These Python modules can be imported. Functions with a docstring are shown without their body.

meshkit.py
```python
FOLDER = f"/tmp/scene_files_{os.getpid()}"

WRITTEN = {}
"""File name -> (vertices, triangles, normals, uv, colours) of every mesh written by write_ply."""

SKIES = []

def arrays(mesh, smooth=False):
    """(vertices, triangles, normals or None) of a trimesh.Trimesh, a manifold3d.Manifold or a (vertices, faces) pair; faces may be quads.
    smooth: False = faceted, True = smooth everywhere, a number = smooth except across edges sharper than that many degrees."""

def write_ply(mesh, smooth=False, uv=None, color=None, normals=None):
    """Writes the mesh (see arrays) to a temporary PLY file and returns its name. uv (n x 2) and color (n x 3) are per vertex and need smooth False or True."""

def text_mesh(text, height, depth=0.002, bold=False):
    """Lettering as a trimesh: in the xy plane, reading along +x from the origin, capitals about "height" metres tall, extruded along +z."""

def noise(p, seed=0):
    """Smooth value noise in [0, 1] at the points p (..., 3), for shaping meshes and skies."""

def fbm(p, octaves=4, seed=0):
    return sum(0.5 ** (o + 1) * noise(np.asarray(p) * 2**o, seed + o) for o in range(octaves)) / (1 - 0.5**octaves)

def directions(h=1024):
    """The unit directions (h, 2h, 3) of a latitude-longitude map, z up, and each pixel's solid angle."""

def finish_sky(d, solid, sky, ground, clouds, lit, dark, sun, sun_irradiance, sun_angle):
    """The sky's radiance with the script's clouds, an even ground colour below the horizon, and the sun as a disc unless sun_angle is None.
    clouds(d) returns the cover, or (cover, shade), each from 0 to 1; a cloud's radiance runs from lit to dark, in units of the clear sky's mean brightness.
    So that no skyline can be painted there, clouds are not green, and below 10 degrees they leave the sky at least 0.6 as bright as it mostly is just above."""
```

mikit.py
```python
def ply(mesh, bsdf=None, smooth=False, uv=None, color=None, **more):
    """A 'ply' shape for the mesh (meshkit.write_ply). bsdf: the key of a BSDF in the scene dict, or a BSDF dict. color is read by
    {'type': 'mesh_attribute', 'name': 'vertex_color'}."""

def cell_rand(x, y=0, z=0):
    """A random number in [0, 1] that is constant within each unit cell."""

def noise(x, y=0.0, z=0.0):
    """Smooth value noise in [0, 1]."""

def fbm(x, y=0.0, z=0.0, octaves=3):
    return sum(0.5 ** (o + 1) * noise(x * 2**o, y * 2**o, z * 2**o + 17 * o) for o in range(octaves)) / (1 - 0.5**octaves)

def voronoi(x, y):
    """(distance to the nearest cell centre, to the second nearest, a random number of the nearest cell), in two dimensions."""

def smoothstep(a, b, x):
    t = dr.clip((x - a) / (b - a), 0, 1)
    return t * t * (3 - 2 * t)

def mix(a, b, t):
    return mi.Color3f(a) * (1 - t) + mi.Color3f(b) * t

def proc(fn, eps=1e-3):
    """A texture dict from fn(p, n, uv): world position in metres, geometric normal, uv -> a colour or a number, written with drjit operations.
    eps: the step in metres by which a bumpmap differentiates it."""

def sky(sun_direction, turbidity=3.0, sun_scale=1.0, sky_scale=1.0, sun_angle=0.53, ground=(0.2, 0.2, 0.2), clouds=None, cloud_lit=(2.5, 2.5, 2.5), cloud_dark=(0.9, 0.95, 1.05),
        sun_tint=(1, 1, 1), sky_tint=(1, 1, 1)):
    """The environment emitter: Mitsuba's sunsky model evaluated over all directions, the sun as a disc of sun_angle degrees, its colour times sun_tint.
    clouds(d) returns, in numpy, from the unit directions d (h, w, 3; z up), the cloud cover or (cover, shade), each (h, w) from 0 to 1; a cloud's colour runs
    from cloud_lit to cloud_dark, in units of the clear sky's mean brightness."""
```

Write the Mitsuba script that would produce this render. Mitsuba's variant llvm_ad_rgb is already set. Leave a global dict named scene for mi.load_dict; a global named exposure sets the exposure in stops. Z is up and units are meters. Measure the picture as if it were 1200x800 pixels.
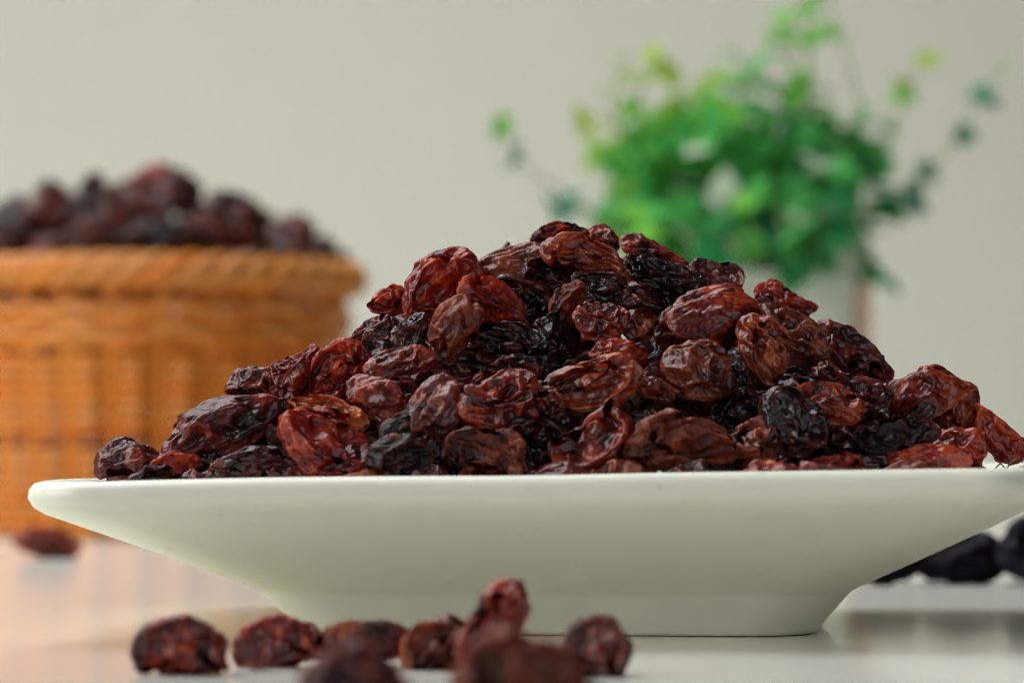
import math, random
import numpy as np
import scipy.sparse as sp
import scipy.sparse.linalg as spl
import trimesh
import drjit as dr
import mitsuba as mi
import mikit
import meshkit

T = mi.ScalarTransform4f
rng = np.random.default_rng(11)
random.seed(11)
scene, labels = {}, {}

# ------------------------------------------------------------------ camera, lamps, exposure
exposure = 0.07
F = 3900.0                                   # focal length in pixels of a 1200-pixel-wide frame
CAM = np.array([0.0, -0.565, 0.0314])
PITCH = math.atan(116 / F)
scene['camera'] = {
    'type': 'thinlens', 'fov': math.degrees(2 * math.atan(600 / F)), 'fov_axis': 'x',
    'aperture_radius': 0.0032, 'focus_distance': 0.538, 'near_clip': 0.02, 'far_clip': 20.0,
    'to_world': T().look_at(origin=CAM.tolist(), target=(CAM + [0, math.cos(PITCH), math.sin(PITCH)]).tolist(), up=[0, 0, 1]),
}


def softbox(key, centre, target, w, h, rgb, label):
    """A studio softbox outside the frame: a black tapered housing with a luminous diffuser in front."""
    c, t = np.array(centre, float), np.array(target, float)
    m = T().look_at(origin=c.tolist(), target=t.tolist(), up=[0.02, 0.05, 1])
    v = np.array([[-w/2, -h/2, -.004], [w/2, -h/2, -.004], [w/2, h/2, -.004], [-w/2, h/2, -.004],
                  [-.08, -.08, -.25], [.08, -.08, -.25], [.08, .08, -.25], [-.08, .08, -.25]])
    f = np.array([[0, 1, 5, 4], [1, 2, 6, 5], [2, 3, 7, 6], [3, 0, 4, 7], [4, 5, 6, 7], [0, 3, 2, 1]])
    labels[key] = {'label': label, 'category': 'lamp'}
    scene[key + '__housing'] = mikit.ply((v, f), 'lamp_black', to_world=m)
    q = np.array([[-w/2, -h/2, 0], [w/2, -h/2, 0], [w/2, h/2, 0], [-w/2, h/2, 0.]])
    scene[key + '__diffuser'] = mikit.ply((q, np.array([[0, 1, 2, 3]])), 'lamp_black', to_world=m,
                                          emitter={'type': 'area', 'radiance': {'type': 'rgb', 'value': list(rgb)}})


scene['lamp_black'] = {'type': 'twosided', 'bsdf': {'type': 'diffuse', 'reflectance': {'type': 'rgb', 'value': [.02, .02, .02]}}}
softbox('softbox_lamp', (-.52, .40, 1.03), (0, .14, 0), 1.3, 1.0, (4.0, 4.15, 4.35), 'large softbox hanging above the table')
softbox('softbox_lamp_001', (-1.62, -.50, .62), (0, .20, .05), 1.2, 1.0, (3.5, 3.5, 3.42), 'upright softbox standing left of the table')
softbox('softbox_lamp_002', (.55, -1.5, .60), (0, .1, .05), 1.2, .9, (.88, 1.0, 1.18), 'dim cool fill softbox added behind the camera')  # added fill with no known source; lifts the dish front and raisin shadows


# ------------------------------------------------------------------ helpers
def ray(px, py):
    """Direction of the sight line through a pixel of the photograph, with unit forward (y) component along the axis."""
    u, v = (px - 600) / F, (400 - py) / F
    d = np.array([u, math.cos(PITCH) - v * math.sin(PITCH), math.sin(PITCH) + v * math.cos(PITCH)])
    return d


def at(px, py, Z):
    return CAM + ray(px, py) * Z


def proj(p):
    q = np.asarray(p) - CAM
    fwd = q[1] * math.cos(PITCH) + q[2] * math.sin(PITCH)
    up = -q[1] * math.sin(PITCH) + q[2] * math.cos(PITCH)
    return 600 + F * q[0] / fwd, 400 - F * up / fwd, fwd


COUNT = {}


def numbered(name):
    n = COUNT.get(name, 0)
    COUNT[name] = n + 1
    return name if n == 0 else f'{name}_{n:03d}'


def tag(key, label, cat, group=None, kind=None):
    labels[key] = {'label': label, 'category': cat}
    if group:
        labels[key]['group'] = group
    if kind:
        labels[key]['kind'] = kind


def tube(path, r, sides=8, closed=False, flat=1.0):
    """A tube mesh round a polyline; r a number or one per point; flat scales the second cross-section axis."""
    p = np.asarray(path, float)
    n = len(p)
    r = np.broadcast_to(np.asarray(r, float), (n,))
    t = np.roll(p, -1, 0) - np.roll(p, 1, 0) if closed else np.gradient(p, axis=0)
    t /= np.linalg.norm(t, axis=1, keepdims=True)
    ref = np.array([0, 0, 1.0]) if abs(t[:, 2]).max() < .9 else np.array([0.31, .95, 0.02])
    a = np.cross(t, ref)
    a /= np.linalg.norm(a, axis=1, keepdims=True)
    b = np.cross(t, a)
    ang = np.arange(sides) * 2 * np.pi / sides
    v = p[:, None] + r[:, None, None] * (np.cos(ang)[None, :, None] * a[:, None] + flat * np.sin(ang)[None, :, None] * b[:, None])
    v = v.reshape(-1, 3)
    m = n if closed else n - 1
    i, j = np.meshgrid(np.arange(m), np.arange(sides), indexing='ij')
    i2, j2 = (i + 1) % n, (j + 1) % sides
    f = np.stack([i * sides + j, i * sides + j2, i2 * sides + j2, i2 * sides + j], -1).reshape(-1, 4)
    f = np.vstack([f[:, [0, 2, 1]], f[:, [0, 3, 2]]])
    if not closed:
        v = np.vstack([v, p[:1], p[-1:]])
        k = np.arange(sides)
        k2 = (k + 1) % sides
        f = np.vstack([f, np.stack([k, k * 0 + len(v) - 2, k2], 1)[:, [0, 2, 1]], np.stack([k, k * 0 + len(v) - 1, k2], 1)[:, :] + np.array([(n - 1) * sides, 0, (n - 1) * sides])])
    m = trimesh.Trimesh(v, f, process=False)
    if m.volume < 0:
        m = trimesh.Trimesh(v, f[:, ::-1], process=False)
    return m


# ------------------------------------------------------------------ materials
N, FB = mikit.noise, mikit.fbm


def table_col(p, n, uv):
    return mikit.mix((.59, .58, .505), (.555, .545, .475), FB(p.x * 9, p.y * 3, 0, 3))


scene['table_white'] = {'type': 'principled', 'base_color': mikit.proc(table_col), 'roughness': mikit.proc(lambda p, n, uv: .09 + .05 * FB(p.x * 25, p.y * 25, 3.0, 3)), 'specular': .40}
scene['wall_white'] = {'type': 'twosided', 'bsdf': {'type': 'diffuse', 'reflectance': {'type': 'rgb', 'value': [.745, .725, .60]}}}


def glaze_col(p, n, uv):
    speck = mikit.smoothstep(.80, .86, N(p.x * 900, p.y * 900, p.z * 900)) * mikit.smoothstep(.55, .75, N(p.x * 90, p.y * 90, p.z * 90))
    return mikit.mix(mikit.mix((.93, .91, .755), (.90, .88, .73), FB(p.x * 40, p.y * 40, p.z * 60, 3)), (.5, .46, .36), speck * .15)


scene['glaze'] = {'type': 'bumpmap', 'scale': 1.0, 'b': mikit.proc(lambda p, n, uv: 0.00016 * FB(p.x * 120, p.y * 120, p.z * 120, 2), eps=5e-4),
                  'n': {'type': 'principled', 'base_color': mikit.proc(glaze_col), 'roughness': .28, 'specular': .45}}
scene['raisin_skin'] = {'type': 'blendbsdf', 'weight': .55,
    'a': {'type': 'principled', 'base_color': {'type': 'mesh_attribute', 'name': 'vertex_color'}, 'roughness': .27, 'specular': 1.0, 'clearcoat': 1.0, 'clearcoat_gloss': .85},
    'b': {'type': 'principledthin', 'base_color': {'type': 'mesh_attribute', 'name': 'vertex_color'}, 'roughness': .5, 'diff_trans': 1.75}}
scene['raisin_bloom'] = {'type': 'blendbsdf', 'weight': .60,
    'a': {'type': 'principled', 'base_color': {'type': 'mesh_attribute', 'name': 'vertex_color'}, 'roughness': .46, 'specular': .9, 'sheen': .3},
    'b': {'type': 'principledthin', 'base_color': {'type': 'mesh_attribute', 'name': 'vertex_color'}, 'roughness': .5, 'diff_trans': 1.75}}
scene['raisin_shaded'] = {'type': 'principled', 'base_color': {'type': 'mesh_attribute', 'name': 'vertex_color'}, 'roughness': .55, 'specular': .12}  # for the right-hand row: its shadow is put into a dark, dull skin
scene['stalk_brown'] = {'type': 'principled', 'base_color': {'type': 'rgb', 'value': [.09, .06, .045]}, 'roughness': .6}


def cane_col(p, n, uv):
    a = FB(p.x * 60, p.y * 60, p.z * 220, 3)
    b = N(p.x * 35 + 4, p.y * 35, p.z * 35)
    return mikit.mix(mikit.mix((.80, .25, .020), (.62, .155, .008), a), (.80, .34, .05), mikit.smoothstep(.5, .95, b) * .6)


scene['cane'] = {'type': 'principled', 'base_color': mikit.proc(cane_col), 'roughness': .42, 'specular': .4}
scene['cane_dark'] = {'type': 'principled', 'base_color': mikit.proc(lambda p, n, uv: mikit.mix((.40, .10, .008), (.26, .055, .005), FB(p.x * 70, p.y * 70, p.z * 200, 3))), 'roughness': .45, 'specular': .4}
scene['cane_pale'] = {'type': 'principled', 'base_color': mikit.proc(lambda p, n, uv: mikit.mix((.72, .29, .065), (.60, .20, .03), FB(p.x * 80, p.y * 80, p.z * 160, 3))), 'roughness': .42, 'specular': .4}

# ------------------------------------------------------------------ setting: table and backdrop
TAB = 1.15
v = np.array([[-1.6, -.75, 0], [1.6, -.75, 0], [1.6, TAB, 0], [-1.6, TAB, 0.]])
scene['table'] = mikit.ply((v, np.array([[0, 1, 2, 3]])), 'table_white')
tag('table', 'glossy white table top under the dish', 'table', kind='structure')
prof = [(TAB - .01, -.003)] + [(TAB + .38 * math.sin(a), -.003 + .38 * (1 - math.cos(a))) for a in np.linspace(0, math.pi / 2, 24)] + [(TAB + .38, 1.7)]
v = np.array([[x, y, z] for y, z in prof for x in (-1.9, 1.9)])
f = np.array([[2 * k, 2 * k + 1, 2 * k + 3, 2 * k + 2] for k in range(len(prof) - 1)])
scene['backdrop'] = mikit.ply((v, f), 'wall_white', smooth=True)
tag('backdrop', 'plain pale cream backdrop curving up behind the table', 'backdrop', kind='structure')

# ------------------------------------------------------------------ dish
def rrect(hx, hy, r, n=14):
    """Rounded rectangle, counter-clockwise, 4 n points, with gently bowed sides."""
    pts = []
    for cx, cy, a0 in ((1, 1, 0), (-1, 1, 90), (-1, -1, 180), (1, -1, 270)):
        for a in np.linspace(0, 90, n):
            t = math.radians(a0 + a)
            pts.append((cx * (hx - r) + r * math.cos(t), cy * (hy - r) + r * math.sin(t)))
    P = np.array(pts)
    Q = []
    for k in range(len(P)):      # extra points along the straight sides
        Q.append(P[k])
        if k % n == n - 1:
            a, b = P[k], P[(k + 1) % len(P)]
            Q += [a + (b - a) * s for s in np.linspace(0, 1, 14)[1:-1]]
    return np.array(Q)


DX, DY, RIM = 79.2, 66.0, 26.3          # half width, half depth, rim height in mm
ring = [  # (inset from the rim, height, corner radius)
    (42.0, 0.9, 9), (39.2, .35, 10), (38.0, 0.0, 11), (36.8, 0.2, 11.5), (35.9, 1.0, 12), (34.9, 2.4, 12.3), (32.0, 5.7, 13), (31.2, 6.6, 13.3), (30.5, 7.15, 13.5), (29.6, 7.65, 13.6), (26, 9.35, 14),
    (20.0, 12.2, 13.8), (11.0, 16.4, 13.5), (4.6, 19.6, 12.5), (2.2, 20.8, 12), (.7, 22.0, 12), (0.0, 23.5, 12), (.15, 24.9, 12), (.9, 25.9, 11.5), (2.2, 26.3, 11), (3.4, 25.8, 10),
    (4.6, 24.7, 12.5), (13.0, 19.6, 13), (22.0, 14.5, 12), (28.5, 11.0, 11), (33.0, 9.6, 9), (45.0, 9.2, 6)]
loops = []
for ins, z, r in ring:
    q = rrect(DX - ins, DY - ins, r)
    loops.append(np.column_stack([q, np.full(len(q), z)]))
nl = len(loops[0])
V = np.vstack(loops)
fs = []
for i in range(len(loops) - 1):
    k = np.arange(nl)
    k2 = (k + 1) % nl
    fs.append(np.stack([i * nl + k, i * nl + k2, (i + 1) * nl + k2, (i + 1) * nl + k], 1))
fq = np.vstack(fs)
fq = np.vstack([fq[:, :3], fq[:, [0, 2, 3]]])
cap0, cap1 = len(V), len(V) + 1
V = np.vstack([V, [[0, 0, .9], [0, 0, 9.2]]])
k = np.arange(nl)
k2 = (k + 1) % nl
fq = np.vstack([fq, np.stack([k2, k, k * 0 + cap0], 1), np.stack([(len(loops) - 1) * nl + k, (len(loops) - 1) * nl + k2, k * 0 + cap1], 1)])
# hand-made unevenness of the slip-cast body
w = (meshkit.fbm(V / 38.0 + 5, 2, 3) - .5) * np.clip(V[:, 2] / 20, 0, 1)
V[:, 2] += .9 * w
V[:, 2] += np.clip(V[:, 2] / 26, 0, 1) * (.014 * V[:, 0])   # the rim stands a little higher on the right
dish = trimesh.Trimesh(V * .001, fq, process=False)
DISH_M = T().translate([.0091, .001, 0]).rotate([0, 0, 1], -6.0)
scene['dish'] = mikit.ply(dish, 'glaze', smooth=True, to_world=DISH_M)
tag('dish', 'cream white ceramic dish with flared sides, heaped with raisins', 'dish')

# ------------------------------------------------------------------ raisins: grape skins buckling over a shrinking core
def levels(a):
    ico = trimesh.creation.icosphere(subdivisions=a)
    return np.array(ico.vertices), np.array(ico.faces)


def subdivide(faces, nv):
    """Loop subdivision of a fixed topology as one sparse matrix, and the new faces."""
    e = np.sort(faces[:, [0, 1, 1, 2, 2, 0]].reshape(-1, 2), 1)
    opp = faces[:, [2, 0, 1]].reshape(-1)
    u, inv = np.unique(e, axis=0, return_inverse=True)
    inv = inv.ravel()
    ne = len(u)
    r, c, w = [], [], []
    for k in (0, 1):
        r.append(np.arange(ne) + nv); c.append(u[:, k]); w.append(np.full(ne, 3 / 8))
    r.append(inv + nv); c.append(opp); w.append(np.full(len(opp), 1 / 8))
    A = sp.coo_matrix((np.ones(ne * 2), (np.r_[u[:, 0], u[:, 1]], np.r_[u[:, 1], u[:, 0]])), (nv, nv)).tocoo()
    deg = np.bincount(A.row, minlength=nv)
    r.append(A.row); c.append(A.col); w.append(.375 / deg[A.row])
    r.append(np.arange(nv)); c.append(np.arange(nv)); w.append(np.full(nv, .625))
    S = sp.coo_matrix((np.concatenate(w), (np.concatenate(r), np.concatenate(c))), (nv + ne, nv)).tocsr()
    m = inv.reshape(-1, 3) + nv
    f = np.vstack([np.stack([faces[:, 0], m[:, 0], m[:, 2]], 1), np.stack([faces[:, 1], m[:, 1], m[:, 0]], 1), np.stack([faces[:, 2], m[:, 2], m[:, 1]], 1), m])
    return S, f


def umbrella(faces, nv):
    e = np.unique(np.sort(faces[:, [0, 1, 1, 2, 2, 0]].reshape(-1, 2), 1), axis=0)
    A = sp.coo_matrix((np.ones(len(e) * 2), (np.r_[e[:, 0], e[:, 1]], np.r_[e[:, 1], e[:, 0]])), (nv, nv)).tocsr()
    D = sp.diags(1 / np.asarray(A.sum(1)).ravel())
    return e, (D @ A - sp.identity(nv)).tocsr()


D4, F4 = levels(4)
NV4 = len(D4)
E4, L4 = umbrella(F4, NV4)
S5, F5 = subdivide(F4, NV4)
NV5 = S5.shape[0]
_, L5 = umbrella(F5, NV5)
INC = sp.coo_matrix((np.r_[np.ones(len(E4)), -np.ones(len(E4))], (np.r_[E4[:, 0], E4[:, 1]], np.r_[np.arange(len(E4))] .tolist() * 2)), (NV4, len(E4))).tocsr()


def grow(count, kf, kb, shrink, seed, steps=150):
    """count raisins at once (count, NV4, 3), long axis x about 1."""
    g = np.random.default_rng(seed)
    X0, core = [], []
    for q in range(count):
        ax = np.array([1, g.uniform(.74, .9), g.uniform(.68, .85)])
        P = D4 * ax
        P = P * (1 + .10 * (meshkit.fbm(D4 * 1.3 + g.uniform(0, 50, 3), 2, q) - .5)[:, None])
        s = shrink + .34 * (meshkit.noise(D4 * 1.5 + g.uniform(0, 50, 3), q)[:, None] - .5)
        C = P * s
        for _ in range(g.integers(1, 4)):      # collapsed cheeks
            c = g.normal(size=3) * [.5, 1, 1]
            c /= np.linalg.norm(c)
            h = np.clip((D4 @ c - .35) / .65, 0, 1)
            C = C - c * (h * h * (3 - 2 * h) * g.uniform(.3, .75) * .55)[:, None]
        C[:, 2] *= g.uniform(.72, 1.0)
        C[:, 2] += g.uniform(-.22, .22) * (C[:, 0] ** 2)
        X0.append(P); core.append(C)
    X0, core = np.array(X0), np.array(core)
    l0 = np.linalg.norm(X0[:, E4[:, 0]] - X0[:, E4[:, 1]], axis=2) * (.78 + .17 * np.array([meshkit.noise(D4[E4[:, 0]] * 1.7 + q * 3.3 + seed, q) for q in range(count)]))
    x = core + g.normal(size=core.shape) * .004
    x += D4 * (.10 * (np.array([meshkit.fbm(D4 * 4 + q * 9.1, 2, q) for q in range(count)]) - .5))[..., None]
    LL = (L4.T @ L4)
    lu = spl.splu((sp.identity(NV4) * (1 + kf) + kb * LL).tocsc())
    for it in range(steps):
        dvec = x[:, E4[:, 0]] - x[:, E4[:, 1]]
        ln = np.linalg.norm(dvec, axis=2)
        fe = -.12 * ((ln - l0) / ln)[..., None] * dvec
        fe = fe.transpose(1, 0, 2).reshape(len(E4), -1)
        rhs = (x + kf * core).transpose(1, 0, 2).reshape(NV4, -1) + INC @ fe
        x = lu.solve(rhs).reshape(NV4, count, 3).transpose(1, 0, 2)
        x = x + D4 * np.maximum(0, .17 - (x * D4).sum(2))[..., None]      # opposite skins do not pass through each other
    return x


SHAPES = np.concatenate([grow(10, .003, .20, .68, 1), grow(10, .002, .42, .68, 2), grow(8, .004, .09, .68, 3)])
SHAPES = [SHAPES[i] for i in (0, 1, 2, 4, 5, 6, 7, 8, 9, 10, 13, 14, 16, 17, 18, 19, 24, 25, 27)]
SHAPES = [s - (s.max(0) + s.min(0)) / 2 for s in SHAPES]
SHAPES = [s / ((s.max(0) - s.min(0)) / 2) for s in SHAPES]      # fills the cube -1..1: scaled to each raisin's own size

PAL = {  # skin: (dark, mid, bright) linear base colours
    'red': ((.085, .008, .007), (.46, .026, .010), (.84, .120, .022)),
    'maroon': ((.030, .008, .008), (.26, .020, .011), (.72, .095, .022)),
    'orange': ((.090, .014, .007), (.44, .055, .011), (.82, .210, .032)),
    'brown': ((.045, .012, .008), (.26, .038, .013), (.56, .130, .035)),
    'purple': ((.034, .010, .012), (.16, .020, .017), (.42, .075, .040)),
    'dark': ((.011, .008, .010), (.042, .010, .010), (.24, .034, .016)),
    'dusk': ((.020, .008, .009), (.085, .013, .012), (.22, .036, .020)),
    'black': ((.008, .009, .014), (.011, .011, .017), (.022, .013, .016)),  # near-black skin that paints in the shadow on the right-hand row
}


def skin(V, F, L, tone, seed):
    """Per-vertex skin colour: patches of pigment, with crease shade and ridge glow put into the colour."""
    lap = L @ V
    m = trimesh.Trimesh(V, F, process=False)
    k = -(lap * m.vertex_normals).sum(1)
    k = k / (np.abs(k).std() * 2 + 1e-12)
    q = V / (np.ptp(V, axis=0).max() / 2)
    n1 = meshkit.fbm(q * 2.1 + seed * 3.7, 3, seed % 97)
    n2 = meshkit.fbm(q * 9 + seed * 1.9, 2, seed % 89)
    t = np.clip((.48 + 1.9 * (n1 - .5) + .6 * (n2 - .5) + .24 * np.clip(k, -1.5, 1.5)), 0, 1)[:, None]  # curvature term paints shade into creases and glow onto ridges
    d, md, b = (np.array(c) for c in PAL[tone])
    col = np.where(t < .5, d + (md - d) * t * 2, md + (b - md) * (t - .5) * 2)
    n3 = meshkit.fbm(q * 17 + seed * .7, 2, seed % 53)       # dusty sugar bloom, stronger on some raisins than on others
    s3 = (.04, .10, .18, .06, .26)[seed % 5] * (0 if tone == 'black' else 1)
    w3 = np.clip((n3 - .52) / .16, 0, 1)[:, None] * np.clip((n1 - .35) / .3, 0, 1)[:, None] * s3
    col = col * (1 - w3) + np.array([.42, .33, .31]) * w3
    return col


def raisin_mesh(shape, size, tone, seed, fine=True, flip=(1, 1, 1), bend=0.0, mm=1000):
    """(mesh, colours): a raisin of the given three sizes (metres) round the origin, long axis x."""
    X = SHAPES[shape] * np.array(flip)
    if fine:
        X = S5 @ X
        Fc, L = F5, L5
    else:
        Fc, L = F4, L4
    if np.prod(flip) < 0:
        Fc = Fc[:, ::-1]
    X = X.copy()
    if bend:
        X[:, 2] -= bend * (X[:, 0] ** 2 - .33)
    X = X / (np.ptp(X, axis=0) / 2)
    V = X * (np.array(size) / 2)
    if fine or mm != 1000:
        m = trimesh.Trimesh(V, Fc, process=False)
        q = V * mm
        w = q + 1.6 * np.stack([meshkit.noise(q * .35 + seed + 31 * i, i) for i in range(3)], 1)
        crease = (1 - np.abs(2 * meshkit.noise(w * [.38, .62, .62] + seed, seed % 83) - 1)) ** 3 + .6 * (1 - np.abs(2 * meshkit.noise(w * [.8, 1.25, 1.25] + seed, seed % 61) - 1)) ** 2
        amp = -.00020 * crease + .00018 * (meshkit.noise(q * 1.8 + seed, seed % 71) - .5)
        V = V + m.vertex_normals * (amp * 1000 / mm)[:, None]
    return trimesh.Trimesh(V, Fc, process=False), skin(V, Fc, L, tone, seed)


SEED = [100]


def place(pos, ex, ez, size, tone, label, group=None, fine=True, shape=None, flip=None, bend=0.0, name='raisin', proto=None):
    """One raisin: ex its long axis, ez its thin axis (made square to ex)."""
    ex = np.asarray(ex, float) / np.linalg.norm(ex)
    ez = np.asarray(ez, float)
    ez = ez - ex * (ez @ ex)
    ez /= np.linalg.norm(ez)
    ey = np.cross(ez, ex)
    M = np.eye(4)
    M[:3, 0], M[:3, 1], M[:3, 2], M[:3, 3] = ex, ey, ez, pos
    SEED[0] += 1
    s = SEED[0]
    key = numbered(name)
    if proto is not None:
        M[:3, :3] = M[:3, :3] * np.asarray(size)
        scene[key] = {**proto, 'to_world': T(M)}
    else:
        g = np.random.default_rng(s)
        sh = int(g.integers(len(SHAPES))) if shape is None else shape
        fl = tuple(g.choice([-1, 1], 3)) if flip is None else flip
        mesh, col = raisin_mesh(sh, size, tone, s, fine, fl, bend)
        scene[key] = mikit.ply(mesh, 'raisin_shaded' if tone == 'black' else 'raisin_bloom' if g.uniform() < .16 else 'raisin_skin', smooth=True, color=col, to_world=T(M))
    tag(key, label, 'raisin', group)
    return key


def protos(tones, per, seed):
    """Shared meshes of unit size for raisins in the depth of a heap."""
    out = []
    g = np.random.default_rng(seed)
    for t in tones:
        for _ in range(per):
            mesh, col = raisin_mesh(int(g.integers(len(SHAPES))), (1, .95, .9), t, int(g.integers(1000)), False, mm=15)
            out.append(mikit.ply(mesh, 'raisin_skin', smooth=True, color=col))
    return out


# the heap in the dish: a ridge whose height follows the photograph's outline
OUT = np.array([(70, 548), (112, 522), (190, 497), (235, 470), (270, 442), (330, 405), (385, 395), (430, 355), (480, 312), (540, 296), (600, 288), (650, 268), (720, 272), (800, 288),
                (835, 308), (900, 332), (945, 350), (1000, 400), (1040, 435), (1090, 430), (1140, 458), (1175, 485), (1195, 520), (1240, 548)], float)
ZR = 566.0
ox = (OUT[:, 0] - 600) * ZR / F
oz = 31.4 + (516 - OUT[:, 1]) * ZR / F


def heap(x, y):
    """Height in mm of the heap over the table at x, y (mm, dish axes)."""
    top = np.interp(x, ox, oz)
    t = np.abs(y - 1.0) / (60.0 * np.sqrt(np.clip(1 - (np.abs(x - 7) / 84) ** 4, .05, 1)))
    return 23.5 + (np.maximum(top, 24) - 23.5) * (1 - np.clip(t, 0, 1) ** 1.7) - 40 * np.clip(t - 1, 0, None)


def heap_hit(px, py):
    """Where the sight line through a pixel meets the heap, and the depth."""
    best, bz = None, 1e9
    for Z in np.arange(.505, .60, .0005):
        p = at(px, py, Z) * 1000
        gap = p[2] - heap(p[0], p[1])
        if gap <= 0:
            return p / 1000, Z
        if gap < bz:
            best, bz = (p / 1000, Z), gap
    return best


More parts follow.
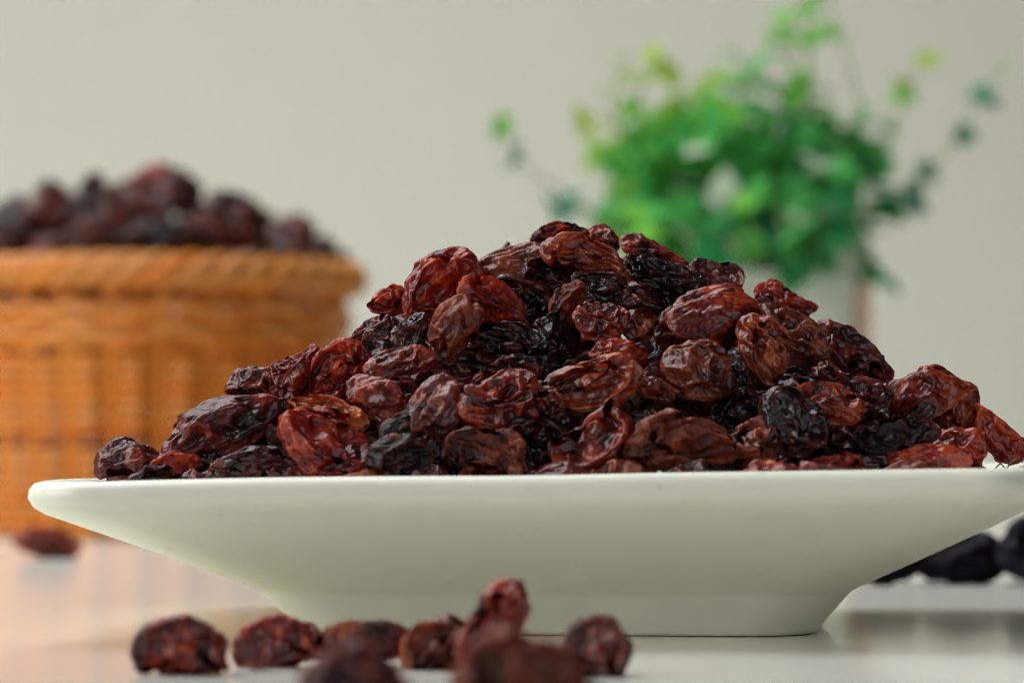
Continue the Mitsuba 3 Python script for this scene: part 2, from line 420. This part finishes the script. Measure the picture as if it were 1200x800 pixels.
# px, py, length, width (pixels), turn (degrees, clockwise positive), skin, label, extra depth offset (mm, + = back)
HEAP = [
 (515, 334, 108, 74, -38, 'red', 'bright red arched raisin high on the left shoulder of the heap', 0),
 (455, 353, 50, 40, 0, 'red', 'small bright red raisin on the outline left of the big arched one', 2),
 (434, 388, 60, 38, -18, 'purple', 'purplish brown raisin jutting out under the small bright red one', 0),
 (479, 390, 60, 44, -62, 'dark', 'grey wet looking raisin left of the white glossed one', -1),
 (532, 384, 82, 60, -55, 'brown', 'brown raisin with white sugary gloss in the upper left of the heap', -2),
 (580, 352, 96, 50, 24, 'red', 'flat pinkish red raisin sloping right below the crest', 0),
 (612, 306, 112, 42, -12, 'brown', 'long brown raisin lying along the left of the crest', 0),
 (655, 278, 72, 36, -14, 'maroon', 'dark red raisin at the very top of the heap', 6),
 (684, 300, 104, 48, 16, 'orange', 'bright orange brown folded raisin on the crest', -3),
 (706, 281, 44, 32, 10, 'maroon', 'small reddish raisin behind the orange one on the crest', 6),
 (768, 297, 84, 40, 12, 'maroon', 'reddish brown raisin at the right end of the crest', 4),
 (770, 320, 84, 44, 10, 'dark', 'flat slate grey raisin facing up right of the crest', -2),
 (664, 356, 66, 38, -66, 'brown', 'narrow brown raisin hanging upright below the crest', 2),
 (703, 378, 66, 56, 12, 'maroon', 'round dished raisin with a pale pink gloss at the heart of the heap', -2),
 (747, 384, 44, 40, 30, 'brown', 'small wrinkled raisin touching the round dished one', 0),
 (725, 412, 70, 36, 8, 'red', 'orange red raisin with a curled rim under the round dished one', -1),
 (696, 450, 122, 62, -10, 'orange', 'vivid orange red raisin at the middle of the heap', -2),
 (832, 376, 128, 80, -12, 'maroon', 'large wrinkled red brown arched raisin right of the middle', -2),
 (896, 410, 92, 60, 64, 'orange', 'drop shaped orange brown raisin hanging steeply on the right', -5),
 (820, 432, 92, 76, 12, 'brown', 'square dished raisin with a shining bluish hollow', -4),
 (838, 326, 68, 44, 14, 'purple', 'dusky purple raisin on the outline right of the slate grey one', 3),
 (922, 352, 78, 50, 14, 'red', 'smooth red brown raisin rising on the right outline', 5),
 (930, 388, 104, 54, 30, 'brown', 'long dull brown raisin sloping under the smooth red one', 1),
 (870, 440, 56, 50, 40, 'dark', 'shade-coloured raisin in the gap beside the orange drop', 3),
 (990, 410, 92, 58, 36, 'purple', 'dark plum coloured raisin on the right outline of the heap', 3),
 (1028, 434, 44, 32, 40, 'maroon', 'small dark red raisin at the foot of the right slope', 4),
 (977, 438, 40, 28, 14, 'brown', 'tiny brown oval raisin in the right slope', 0),
 (1014, 464, 64, 48, 10, 'purple', 'purple red raisin left of the big striped one', 1),
 (966, 472, 92, 60, 18, 'maroon', 'red brown raisin with golden glints right of the black ribbed one', -2),
 (928, 497, 92, 78, 40, 'dark', 'black ribbed raisin with greyish ridges on the lower right', -3),
 (888, 522, 72, 64, -20, 'brown', 'brown knobbly raisin beside the largest front raisin', -1),
 (798, 518, 142, 74, -4, 'brown', 'largest raisin, smooth and brown, lying at the front rim', -2),
 (1078, 466, 92, 78, -50, 'maroon', 'big red raisin with pale stripes on the far right hump', -1),
 (1122, 476, 72, 64, 50, 'orange', 'amber raisin right behind the striped hump raisin', 2),
 (1168, 508, 84, 54, 62, 'red', 'rightmost red raisin by the corner of the dish', 0),
 (1046, 512, 112, 52, -14, 'dark', 'black raisin with bluish ridges under the striped one', -2),
 (1118, 524, 74, 52, -22, 'red', 'small crinkled red raisin at the lower right', -1),
 (1078, 542, 120, 42, -4, 'red', 'flat orange red raisin on the rim at the right', 0),
 (980, 547, 76, 30, 8, 'red', 'thin red raisin barely showing over the front rim', 0),
 (148, 540, 80, 54, -8, 'purple', 'leftmost raisin, purple with pale speckles, on the rim', -1),
 (204, 548, 66, 38, -14, 'red', 'small reddish raisin on the rim beside the leftmost one', -1),
 (258, 502, 150, 74, -22, 'maroon', 'long dark red raisin lying across the left end of the heap', -3),
 (302, 544, 112, 44, -6, 'purple', 'low grey brown raisin at the front rim on the left', -2),
 (376, 524, 112, 78, 22, 'red', 'plump deep red raisin at the front rim left of the middle', -2),
 (294, 450, 64, 48, -24, 'purple', 'crinkled plum raisin above the long dark red one', 2),
 (348, 436, 78, 64, -50, 'maroon', 'maroon folded raisin on the left outline', 0),
 (397, 434, 82, 62, -56, 'red', 'scarlet raisin standing on end in the left slope', -1),
 (386, 484, 104, 36, 16, 'orange', 'slim orange red raisin resting over the plump red one', -3),
 (332, 484, 52, 40, 12, 'dark', 'small black raisin between the long and the plump one', 1),
 (448, 468, 92, 50, 10, 'maroon', 'dark red curved raisin in the middle of the left slope', -1),
 (470, 430, 88, 52, -14, 'maroon', 'dark red raisin just under the grey wet one', 0),
 (474, 504, 66, 46, -30, 'dark', 'black crinkled raisin behind the front row', 0),
 (466, 533, 84, 54, -10, 'dark', 'grey black raisin in the front row', -2),
 (510, 484, 96, 66, -58, 'purple', 'speckled mauve raisin standing upright left of the middle', -2),
 (584, 474, 106, 82, -12, 'maroon', 'dark red raisin with shiny blue hollows in the lower middle', -3),
 (569, 530, 98, 60, 4, 'brown', 'round rusty brown raisin at the middle of the front rim', -2),
 (641, 474, 46, 44, 30, 'brown', 'small mottled brown raisin at the left tip of the vivid orange one', 0),
 (697, 518, 108, 62, -34, 'maroon', 'creased dark red raisin lying aslant in the front row', -2),
 (770, 458, 56, 28, 14, 'maroon', 'sliver of a red raisin under the square dished one', 0),
 (600, 408, 90, 60, 10, 'dark', 'shade-coloured raisin in the deep shade left of the round dished one', 6),  # raisins in the gaps: the shade there is put into their dark skins
 (640, 400, 70, 60, -30, 'dark', 'shade-coloured raisin in the deep hollow under the hanging narrow one', 8),
 (612, 346, 70, 50, 10, 'dark', 'shade-coloured raisin in the shade under the long brown crest raisin', 6),
 (760, 354, 90, 46, 6, 'dark', 'shade-coloured raisin shaded by the flat slate grey one', 5),
 (756, 500, 70, 60, 20, 'dark', 'shade-coloured raisin behind the largest front raisin', 4),
 (645, 508, 60, 60, 0, 'dark', 'shade-coloured raisin between the two middle raisins of the front row', 5),
 (866, 480, 70, 50, 0, 'dark', 'shade-coloured raisin under the orange drop', 4),
 (606, 442, 90, 56, -6, 'dark', 'shade-coloured raisin in the shade over the dark red one with blue hollows', 6),
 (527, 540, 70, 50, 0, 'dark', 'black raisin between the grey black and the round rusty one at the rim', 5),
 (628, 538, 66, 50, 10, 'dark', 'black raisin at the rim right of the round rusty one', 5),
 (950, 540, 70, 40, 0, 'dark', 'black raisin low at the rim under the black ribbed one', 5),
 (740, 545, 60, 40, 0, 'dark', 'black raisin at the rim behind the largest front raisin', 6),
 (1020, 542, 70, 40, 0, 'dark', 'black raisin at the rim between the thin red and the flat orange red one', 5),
 (646, 322, 80, 48, -4, 'dark', 'shade-coloured raisin in the shade under the orange brown one on the crest', 5),
 (806, 340, 64, 44, 20, 'dark', 'shade-coloured raisin in the gap below the dusky purple one', 5),
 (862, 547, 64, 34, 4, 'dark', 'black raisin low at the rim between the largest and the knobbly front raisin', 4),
 (704, 338, 74, 44, 10, 'dark', 'shade-coloured raisin in the shade below the right end of the crest', 4),
 (452, 402, 60, 40, 0, 'dark', 'shade-coloured raisin in the gap left of the grey wet one', 5),
 (345, 505, 70, 50, 0, 'dark', 'shade-coloured raisin in the gap left of the plump red one', 5),
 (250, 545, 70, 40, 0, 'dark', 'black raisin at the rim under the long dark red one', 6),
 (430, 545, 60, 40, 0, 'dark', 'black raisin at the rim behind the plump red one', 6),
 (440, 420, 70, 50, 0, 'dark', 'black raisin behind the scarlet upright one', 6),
]
FORM = {13: 3, 19: 4, 31: 8, 54: 3, 42: 0, 17: 10, 8: 15, 16: 1, 6: 6}
BENT = {0: .35, 5: .25, 9: .1, 17: .35}
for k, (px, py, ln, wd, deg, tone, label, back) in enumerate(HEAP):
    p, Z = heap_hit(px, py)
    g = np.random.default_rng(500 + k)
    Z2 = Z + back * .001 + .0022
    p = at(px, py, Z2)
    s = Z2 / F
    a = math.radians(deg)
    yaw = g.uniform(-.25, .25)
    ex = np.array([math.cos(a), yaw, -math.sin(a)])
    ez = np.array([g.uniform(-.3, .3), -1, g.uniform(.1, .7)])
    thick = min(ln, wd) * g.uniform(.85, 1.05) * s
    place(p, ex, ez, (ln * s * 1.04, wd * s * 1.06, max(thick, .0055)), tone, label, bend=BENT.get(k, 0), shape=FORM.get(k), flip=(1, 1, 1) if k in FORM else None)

# raisins packed under and behind those
inside = protos(['dark', 'purple'], 4, 5) + protos(['purple', 'maroon', 'brown', 'red'], 2, 6)  # dark skins inside the heap put the gap shade into colour
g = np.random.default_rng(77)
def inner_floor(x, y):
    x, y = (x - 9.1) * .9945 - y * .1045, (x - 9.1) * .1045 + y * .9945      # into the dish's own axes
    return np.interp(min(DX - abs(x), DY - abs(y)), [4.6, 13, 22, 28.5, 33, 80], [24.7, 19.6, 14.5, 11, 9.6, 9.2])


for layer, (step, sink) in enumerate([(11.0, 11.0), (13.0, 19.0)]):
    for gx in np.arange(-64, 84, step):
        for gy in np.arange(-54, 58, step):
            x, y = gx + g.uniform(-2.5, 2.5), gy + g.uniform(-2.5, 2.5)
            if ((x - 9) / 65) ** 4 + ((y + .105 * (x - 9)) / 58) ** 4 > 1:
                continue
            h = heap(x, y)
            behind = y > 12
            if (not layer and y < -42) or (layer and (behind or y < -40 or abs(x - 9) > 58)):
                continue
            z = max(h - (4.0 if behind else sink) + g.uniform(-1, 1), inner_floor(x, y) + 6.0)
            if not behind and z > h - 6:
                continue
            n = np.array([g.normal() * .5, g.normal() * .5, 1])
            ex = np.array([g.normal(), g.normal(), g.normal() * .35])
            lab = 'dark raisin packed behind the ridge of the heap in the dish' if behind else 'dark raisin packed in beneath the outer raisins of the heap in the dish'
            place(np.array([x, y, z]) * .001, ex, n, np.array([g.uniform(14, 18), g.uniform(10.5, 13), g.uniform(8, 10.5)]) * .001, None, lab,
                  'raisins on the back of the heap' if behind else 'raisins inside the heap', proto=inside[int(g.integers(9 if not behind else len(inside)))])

for i, x in enumerate(np.arange(-58, 68, 10.5)):       # tucked against the inside of the front rim
    c, sn = math.cos(math.radians(-6)), math.sin(math.radians(-6))
    q = np.array([x + g.uniform(-2, 2), -55.6 + g.uniform(-.8, .8)])
    place(np.array([8 + c * q[0] - sn * q[1], 1 + sn * q[0] + c * q[1], 24.4 + .014 * x]) * .001, (1, g.uniform(-.3, .3), g.uniform(-.2, .2)), (g.uniform(-.4, .4), -.6, 1),
          np.array([g.uniform(12, 15), 8.0, 8]) * .001, ('dark', 'maroon', 'purple', 'brown')[i % 4], 'dark raisin tucked in low against the inside of the front rim of the dish', 'raisins tucked against the front rim')

# loose raisins: px, bottom py, length, height, depth, turn, tone, label
for px, pb, ln, ht, Z, deg, tone, label in [
 (212, 793, 120, 72, .447, 0, 'maroon', 'loose dark red raisin furthest left on the table before the dish'),
 (324, 777, 110, 64, .462, -12, 'maroon', 'loose dark maroon raisin on the table second from the left before the dish'),
 (418, 779, 132, 58, .462, 2, 'brown', 'loose wrinkled brown raisin on the table behind the blurred mauve one'),
 (510, 782, 92, 64, .458, -22, 'brown', 'loose rusty brown raisin on the table left of the leaning one'),
 (576, 780, 124, 66, .448, -52, 'maroon', 'mauve red raisin leaning up on end over the others before the dish'),
 (702, 794, 86, 72, .446, 16, 'purple', 'loose plum raisin furthest right on the table before the dish'),
 (420, 862, 146, 108, .360, 4, 'purple', 'blurred mauve raisin nearest the camera at the bottom edge'),
 (617, 856, 184, 122, .364, -4, 'brown', 'large blurred red brown raisin nearest the camera under the leaning one'),
 (306, 806, 46, 22, .425, 0, 'maroon', 'small red raisin just peeping over the bottom edge'),
 (56, 657, 84, 40, .886, 4, 'maroon', 'lone dark red raisin lying on the table by the basket'),
 (1040, 687, 104, 70, .725, -8, 'black', 'shade-coloured raisin half hidden by the foot of the dish on the right'),
 (1131, 686, 118, 72, .727, 6, 'black', 'shade-coloured raisin on the table in the middle of the dark row at right'),
 (1226, 688, 124, 88, .722, 0, 'black', 'shade-coloured raisin cut by the right edge of the picture'),
 (1098, 662, 116, 56, .748, 12, 'dark', 'dark reddish raisin lying behind the shaded row at right'),
 (1216, 656, 110, 62, .752, -8, 'black', 'shade-coloured raisin propped behind the shaded row at right'),
]:
    s = Z / F
    g = np.random.default_rng(int(px))
    a = math.radians(deg)
    c = at(px, pb - ht / 2, Z)
    if abs(deg) < 40:
        c[2] = max(ht * s / 2 - .0003, .003) if pb > 655 else c[2]
    ex = np.array([math.cos(a), g.uniform(-.2, .2), -math.sin(a)])
    if abs(deg) < 40:
        wdt = ht / max(math.cos(a), .8)
        place(c, ex, (g.uniform(-.2, .2), -1, .35), (ln * s, wdt * s, ht * s * 1.0), tone, label, shape=(0, 8, 7, 1, 13, 9, 15)[int(px) % 7], flip=(1, 1, 1))
    else:
        place(at(578, 733, Z), ex, (0.2, -1, .4), (ln * s, ht * s, ht * s), tone, label, shape=1, flip=(1, 1, 1))

# bits of dried stalk
def stalk(pts, r, label, key='raisin_stalk'):
    k = numbered(key)
    scene[k] = mikit.ply(tube(pts, r, 7), 'stalk_brown', smooth=True)
    tag(k, label, 'stalk')


p0 = at(583, 302, .566)
stalk([p0, p0 + np.array([.0010, 0, .0010]), p0 + np.array([.0019, .0005, .0026])], [.0009, .0006, .0004], 'short dark stalk tip sticking up left of the crest')
p0 = at(1166, 549, .5235)
stalk([p0 + np.array([.0009 * i, .0002 * i, .0003 * i + .0007 * math.sin(i * 2.2)]) for i in range(5)], .00016, 'thin dark curled stalk thread on the rim at the right corner')

# ------------------------------------------------------------------ basket
BC = np.array([-.1185, CAM[1] + 1.110, 0])
tag('basket', 'round orange brown wicker basket full of raisins on the left', 'basket')


def b_rad(z):
    return .053 + (.0622 - .053) * (z / .080)


def ring_path(z, amp=0.0, phase=0.0, n=288, waves=24, r_add=0.0, zamp=0.0, zw=12):
    t = np.arange(n) * 2 * np.pi / n
    r = b_rad(z) + r_add + amp * np.cos(waves * t + phase)
    return np.column_stack([r * np.cos(t), r * np.sin(t), np.full(n, z) + zamp * np.sin(zw * t + phase)])


BT = T().translate(BC.tolist())


def bpart(name, mesh, mat):
    k = 'basket__' + numbered('basket__' + name)[8:]
    scene[k] = mikit.ply(mesh, mat, smooth=True, to_world=BT)


for i in range(24):
    t = (i + .5) * 2 * np.pi / 24
    zs = np.linspace(.001, .083, 12)
    bpart('stake', tube(np.column_stack([(b_rad(zs) - .0005) * math.cos(t), (b_rad(zs) - .0005) * math.sin(t), zs]), .0019, 7), 'cane')
g0 = np.random.default_rng(8)
nrow = 16
WV = np.repeat(g0.uniform(.55, 1.35, 24), 12)
for i in range(nrow):
    z = .0022 + i * .00365
    bpart('weaver', tube(ring_path(z, .0017 * WV * (1 + .25 * math.sin(i * 2.4)), 0, zamp=.0003, zw=7), .0017, 8, True), ('cane', 'cane', 'cane_pale', 'cane', 'cane_dark', 'cane_pale')[int(g0.integers(6))])
for i in range(4):
    z = .0628 + i * .0037
    bpart('upright_band_strand', tube(ring_path(z, .0012, i * math.pi, waves=12, r_add=.0012, zamp=.0006, zw=24), .0022, 8, True), 'cane_pale' if i in (1, 3) else 'cane')
for i in range(4):
    t = np.arange(384) * 2 * np.pi / 384
    ph = i * math.pi / 2 + 11 * t
    r = b_rad(.085) + .0022 + .0032 * np.cos(ph)
    bpart('rim_strand', tube(np.column_stack([r * np.cos(t), r * np.sin(t), .0850 + .0036 * np.sin(ph)]), .0024, 8, True), 'cane' if i == 2 else 'cane_pale')
fl = trimesh.creation.cylinder(radius=.054, height=.003, sections=64)
fl.apply_translation([0, 0, .0035])
bpart('bottom', fl, 'cane')

# raisins heaped in the basket
bprot = protos(['dusk', 'dusk', 'dark', 'purple'], 3, 9)
BZ = 1.110
bo = np.array([(-70, 290), (-20, 262), (0, 240), (40, 232), (70, 218), (120, 212), (160, 200), (190, 194), (225, 205), (250, 228), (290, 240), (320, 258), (350, 256), (385, 284), (420, 296)], float)
bx = (bo[:, 0] - 600) * BZ / F - BC[0] * 1000 / 1000
bx = (bo[:, 0] - 600) * BZ / F * 1.0 - BC[0]
bz = .0314 + (516 - bo[:, 1]) * BZ / F
g = np.random.default_rng(21)


def bheap(x, y):
    r = min(math.hypot(x, y) / .064, 1)
    t = min(abs(y) / .062, 1)
    return .083 + (np.interp(x, bx, bz) - .083) * (1 - t ** 2)


for gx in np.arange(-.056, .060, .0125):
    for gy in np.arange(-.056, .050, .0125):
        x, y = gx + g.uniform(-.003, .003), gy + g.uniform(-.003, .003)
        if math.hypot(x, y) > .058:
            continue
        z = bheap(x, y) - .0055 + g.uniform(-.0012, .0012)
        place(BC + [x, y, z], (g.normal(), g.normal(), g.normal() * .4), (g.normal() * .5, g.normal() * .5, 1), np.array([g.uniform(15, 19), g.uniform(11, 14), g.uniform(10, 12)]) * .001, None,
              'dark blurred raisin in the heap filling the wicker basket', 'raisins heaped in the wicker basket', proto=bprot[int(g.integers(len(bprot)))])
for px, py, ln, wd, Z, deg, tone, label in [
 (180, 212, 62, 44, 1.100, -20, 'maroon', 'rusty raisin on the peak of the basket heap'),
 (212, 224, 58, 42, 1.095, 28, 'dusk', 'dark red raisin just right of the basket heap peak'),
 (106, 222, 44, 30, 1.105, -68, 'dusk', 'small raisin pointing up on the basket heap'),
 (346, 268, 52, 42, 1.090, 20, 'purple', 'rightmost knob shaped raisin on the basket heap'),
 (20, 262, 66, 54, 1.075, 10, 'dark', 'black raisin at the left edge of the picture in the basket'),
 (16, 286, 64, 40, 1.080, 6, 'dusk', 'raisin at the left edge of the picture just over the basket rim'),
 (66, 284, 60, 36, 1.075, -6, 'purple', 'plum raisin just over the basket rim near the left edge of the picture'),
 (120, 268, 66, 48, 1.066, -10, 'dusk', 'reddish raisin low in the middle of the basket heap front'),
 (60, 250, 64, 50, 1.085, 14, 'purple', 'plum raisin left of the pointing one in the basket'),
 (272, 250, 72, 44, 1.085, 24, 'dusk', 'dark plum raisin on the right slope of the basket heap'),
]:
    s = Z / F
    a = math.radians(deg)
    place(at(px, py, Z), (math.cos(a), .2, -math.sin(a)), (.1, -1, .5), (ln * s, wd * s, wd * s), tone, label, fine=False)

# ------------------------------------------------------------------ potted plant
PS = 1.23          # the plant stands well behind the dish
PC = np.array([.0665 * PS, CAM[1] + 1.03 * PS, 0])
tag('potted_plant', 'leafy green herb growing in a cream square pot behind the heap', 'plant')
scene['pot_cream'] = {'type': 'principled', 'base_color': mikit.proc(lambda p, n, uv: mikit.mix((.74, .74, .62), (.68, .69, .57), FB(p.x * 60, p.y * 60, p.z * 60, 3))), 'roughness': .4}
scene['pot_tan'] = {'type': 'principled', 'base_color': {'type': 'rgb', 'value': [.66, .45, .30]}, 'roughness': .5}
scene['soil'] = {'type': 'twosided', 'bsdf': {'type': 'diffuse', 'reflectance': {'type': 'rgb', 'value': [.03, .022, .016]}}}
scene['stem_green'] = {'type': 'principled', 'base_color': {'type': 'rgb', 'value': [.22, .30, .10]}, 'roughness': .6}


def loft(rings, cap=True):
    n = len(rings[0])
    V = np.vstack(rings)
    fs = []
    for i in range(len(rings) - 1):
        k = np.arange(n)
        k2 = (k + 1) % n
        fs += [np.stack([i * n + k, i * n + k2, (i + 1) * n + k2], 1), np.stack([i * n + k, (i + 1) * n + k2, (i + 1) * n + k], 1)]
    return trimesh.Trimesh(V, np.vstack(fs), process=False)


PT = T().translate(PC.tolist()).rotate([0, 0, 1], -4).scale(PS)
rr = lambda h, z, r=.006: np.column_stack([rrect(h, h, r, 8), np.full(len(rrect(h, h, r, 8)), z)])
scene['potted_plant__pot'] = mikit.ply(loft([rr(.020, .0005), rr(.034, .0), rr(.0352, .0015), rr(.0395, .070), rr(.0395, .0755), rr(.0385, .0765), rr(.037, .076), rr(.0365, .066)]), 'pot_cream', smooth=40, to_world=PT)
corner = np.array([[.0385, -.0405, .004], [.0412, -.0405, .004], [.0412, .036, .004], [.0385, .036, .004]])
b = trimesh.creation.box((.0042, .078, .070))
b.apply_translation([.0412, 0, .0375])
scene['potted_plant__side_board'] = mikit.ply(b, 'pot_tan', to_world=PT)
labels['potted_plant__side_board'] = {'label': 'tan board along the right side of the pot'}
v = np.array([[-.0365, -.0365, .067], [.0365, -.0365, .067], [.0365, .0365, .067], [-.0365, .0365, .067]])
scene['potted_plant__soil'] = mikit.ply((v, np.array([[0, 1, 2, 3]])), 'soil', to_world=PT)

GREENS = {'leaf_lime': (.46, .64, .08), 'leaf_bright': (.24, .64, .09), 'leaf_green': (.12, .52, .13), 'leaf_deep': (.055, .34, .11), 'leaf_teal': (.08, .29, .19), 'leaf_glint': (.66, .72, .56)}
for kx, c in GREENS.items():
    scene[kx] = {'type': 'principledthin', 'base_color': {'type': 'rgb', 'value': list(c)}, 'roughness': .35, 'diff_trans': .8, 'spec_trans': 0.0}


def leaf_mesh(curl, n=7):
    """An ovate leaf of unit length along x, blade folded along the midrib and curling down."""
    V, Fc = [], []
    for i in range(n):
        t = i / (n - 1)
        wv = .36 * math.sin(math.pi * min(max(t, .02), .985) ** .8)
        for j in (-1, -.5, 0, .5, 1):
            V.append((t - curl * .15 * t * t, wv * j, -.35 * curl * t * t + .22 * abs(wv * j) - .1 * j * j * wv))
    for i in range(n - 1):
        for j in range(4):
            a = i * 5 + j
            Fc.append((a, a + 5, a + 6, a + 1))
    return np.array(V), np.array(Fc)


LEAF = {kx: [mikit.ply(leaf_mesh(c), kx, smooth=True) for c in (.2, .7, 1.2)] for kx in GREENS}
g = np.random.default_rng(31)


def leaf(pos, d, size, mat, centred=False):
    d = d / np.linalg.norm(d)
    up = np.array([g.normal() * .5, g.normal() * .5 - .3, 1])
    y = np.cross(up, d)
    y /= np.linalg.norm(y)
    z = np.cross(d, y)
    M = np.eye(4)
    size = size * PS
    M[:3, 0], M[:3, 1], M[:3, 2], M[:3, 3] = d * size, y * size, z * size, pos - d * size * (.5 if centred else 0)
    k = 'potted_plant__' + numbered('potted_plant__leaf')[14:]
    scene[k] = {**LEAF[mat][int(g.integers(3))], 'to_world': T(M)}


def tint(px, py):
    """Lime leaves towards the upper left of the plant, blue-green leaves low on the right."""
    s = (px - 880) / 180 * .7 + (py - 200) / 130 * .7 + g.normal() * .42
    if g.uniform() < .06:
        return 'leaf_glint'  # scattered pale leaves paint in glossy reflections as leaf colour
    return 'leaf_lime' if s < -1.05 else 'leaf_bright' if s < -.35 else 'leaf_green' if s < .35 else 'leaf_deep' if s < 1.25 else 'leaf_teal'


def sprig(path, nleaf, size, mat=None, r=.0008, skip=.25):
    path = np.array(path)
    k = 'potted_plant__' + numbered('potted_plant__stem')[14:]
    scene[k] = mikit.ply(tube(path, np.linspace(r, r * .5, len(path)), 5), 'stem_green', smooth=True)
    for j in range(nleaf):
        t = skip + (1 - skip) * (j + .5) / nleaf
        f_ = t * (len(path) - 1)
        i = min(int(f_), len(path) - 2)
        p = path[i] + (path[i + 1] - path[i]) * (f_ - i)
        tan = path[i + 1] - path[i]
        tan = tan / np.linalg.norm(tan)
        side = np.cross(tan, g.normal(size=3))
        side /= np.linalg.norm(side)
        px, py, _ = proj(p)
        leaf(p, side + tan * .5, size * g.uniform(.75, 1.2), mat or tint(px, py))


def curve(a, b, bulge, n=9):
    t = np.linspace(0, 1, n)[:, None]
    return a * (1 - t) + b * t + bulge * (4 * t * (1 - t))


base = PC + [0, 0, .068 * PS]
for k in range(33):          # the dense cushion of shoots
    th = g.uniform(0, 2 * np.pi)
    rad = math.sqrt(g.uniform(0, 1))
    px, py = 856 + 170 * rad * math.cos(th), 200 - 112 * rad * math.sin(th)
    tip = at(px, py, PC[1] - CAM[1] + g.uniform(-.042, .035))
    root = base + [g.uniform(-.03, .03) + .4 * (tip[0] - base[0]), g.uniform(-.03, .03), .006]
    sprig(curve(root, tip, np.array([g.normal() * .004, g.normal() * .004, .010])), 5, .0145, skip=.5)
for k in range(17):          # shoots hanging over the near edge of the pot
    px, py = 690 + 20.5 * k + g.uniform(-10, 10), g.uniform(270, 342)
    tip = at(px, py, PC[1] - CAM[1] - PS * g.uniform(.042, .060))
    root = base + [.7 * (tip[0] - base[0]), g.uniform(-.03, -.01), .004]
    sprig(curve(root, tip, np.array([0, -.004, .022])), 4, .0145, skip=.3)
ZP = PC[1] - CAM[1]
# the long stray shoots: pixel way-points
for pts, nl_, mat in [
 ([(780, 260), (740, 190), (715, 120), (735, 60)], 7, 'leaf_lime'), ([(770, 220), (720, 185), (675, 155)], 5, 'leaf_lime'), ([(740, 130), (765, 75), (780, 66)], 3, 'leaf_lime'),
 ([(800, 200), (760, 150), (745, 110)], 4, 'leaf_bright'),
 ([(880, 190), (880, 110), (862, 55)], 6, 'leaf_green'), ([(900, 180), (925, 90), (930, 20)], 9, 'leaf_bright'), ([(930, 170), (950, 100), (945, 30), (950, -10)], 8, 'leaf_bright'),
 ([(960, 180), (990, 150), (1030, 145)], 6, 'leaf_green'), ([(860, 150), (870, 100), (900, 80)], 5, 'leaf_green'),
 ([(730, 290), (690, 245), (640, 240)], 3, 'leaf_teal'),
 ([(760, 280), (680, 240), (620, 200), (580, 145)], 0, None),
 ([(990, 260), (1060, 230), (1110, 180), (1150, 115), (1180, 75)], 0, None), ([(1000, 230), (1040, 170), (1058, 110), (1090, 60)], 0, None),
 ([(1000, 280), (1030, 245), (1080, 240)], 3, 'leaf_teal'), ([(990, 250), (1020, 290), (1025, 330)], 4, 'leaf_deep'),
 ([(985, 200), (1010, 130), (985, 40), (960, -20)], 0, None),
]:
    P = [at(x, y, ZP + .01 * math.sin(i + x)) for i, (x, y) in enumerate(pts)]
    P = np.array([P[min(int(t), len(P) - 2)] + (P[min(int(t), len(P) - 2) + 1] - P[min(int(t), len(P) - 2)]) * (t - min(int(t), len(P) - 2)) for t in np.linspace(0, len(P) - 1, 10)])
    sprig(P, nl_, .012, mat, r=.0008, skip=.15)
for px, py, mat in [(583, 148, 'leaf_bright'), (590, 160, 'leaf_green'), (606, 188, 'leaf_teal'), (652, 240, 'leaf_teal'), (668, 232, 'leaf_teal'), (1090, 70, 'leaf_lime'), (1062, 100, 'leaf_lime'), (1060, 112, 'leaf_bright'),
                    (1090, 202, 'leaf_teal'), (1133, 153, 'leaf_teal'), (1150, 108, 'leaf_teal'), (1158, 118, 'leaf_teal'), (1176, 76, 'leaf_bright'), (1070, 242, 'leaf_teal'), (1042, 246, 'leaf_teal'),
                    (955, 185, 'leaf_glint'), (962, 192, 'leaf_glint'), (820, 170, 'leaf_glint'), (862, 288, 'leaf_glint'), (850, 294, 'leaf_glint'), (985, 310, 'leaf_glint'), (800, 275, 'leaf_glint')]:  # the pale ones here are painted reflections too
    p = at(px, py, ZP - (.055 if mat == 'leaf_glint' else 0))
    leaf(p, np.array([g.normal() * .6 + .5, g.normal() * .3, g.normal() * .6]), .011, mat, True)

# the small inner leaves that read as one mass
lv, lf = leaf_mesh(.6, 5)
vs, fs = [], []
for k in range(760):
    th, rad = g.uniform(0, 2 * np.pi), math.sqrt(g.uniform(0, 1))
    p = at(858 + 152 * rad * math.cos(th), 222 - 98 * rad * math.sin(th), ZP + g.uniform(-.03, .045))
    d = g.normal(size=3); d /= np.linalg.norm(d)
    y = np.cross(d, g.normal(size=3)); y /= np.linalg.norm(y)
    z = np.cross(d, y)
    vs.append(p + (lv @ np.array([d, y, z])) * PS * g.uniform(.006, .0095))
    fs.append(lf + k * len(lv))
scene['potted_plant__inner_foliage'] = mikit.ply((np.vstack(vs), np.vstack(fs)), 'leaf_green', smooth=True)
labels['potted_plant__inner_foliage'] = {'kind': 'stuff'}
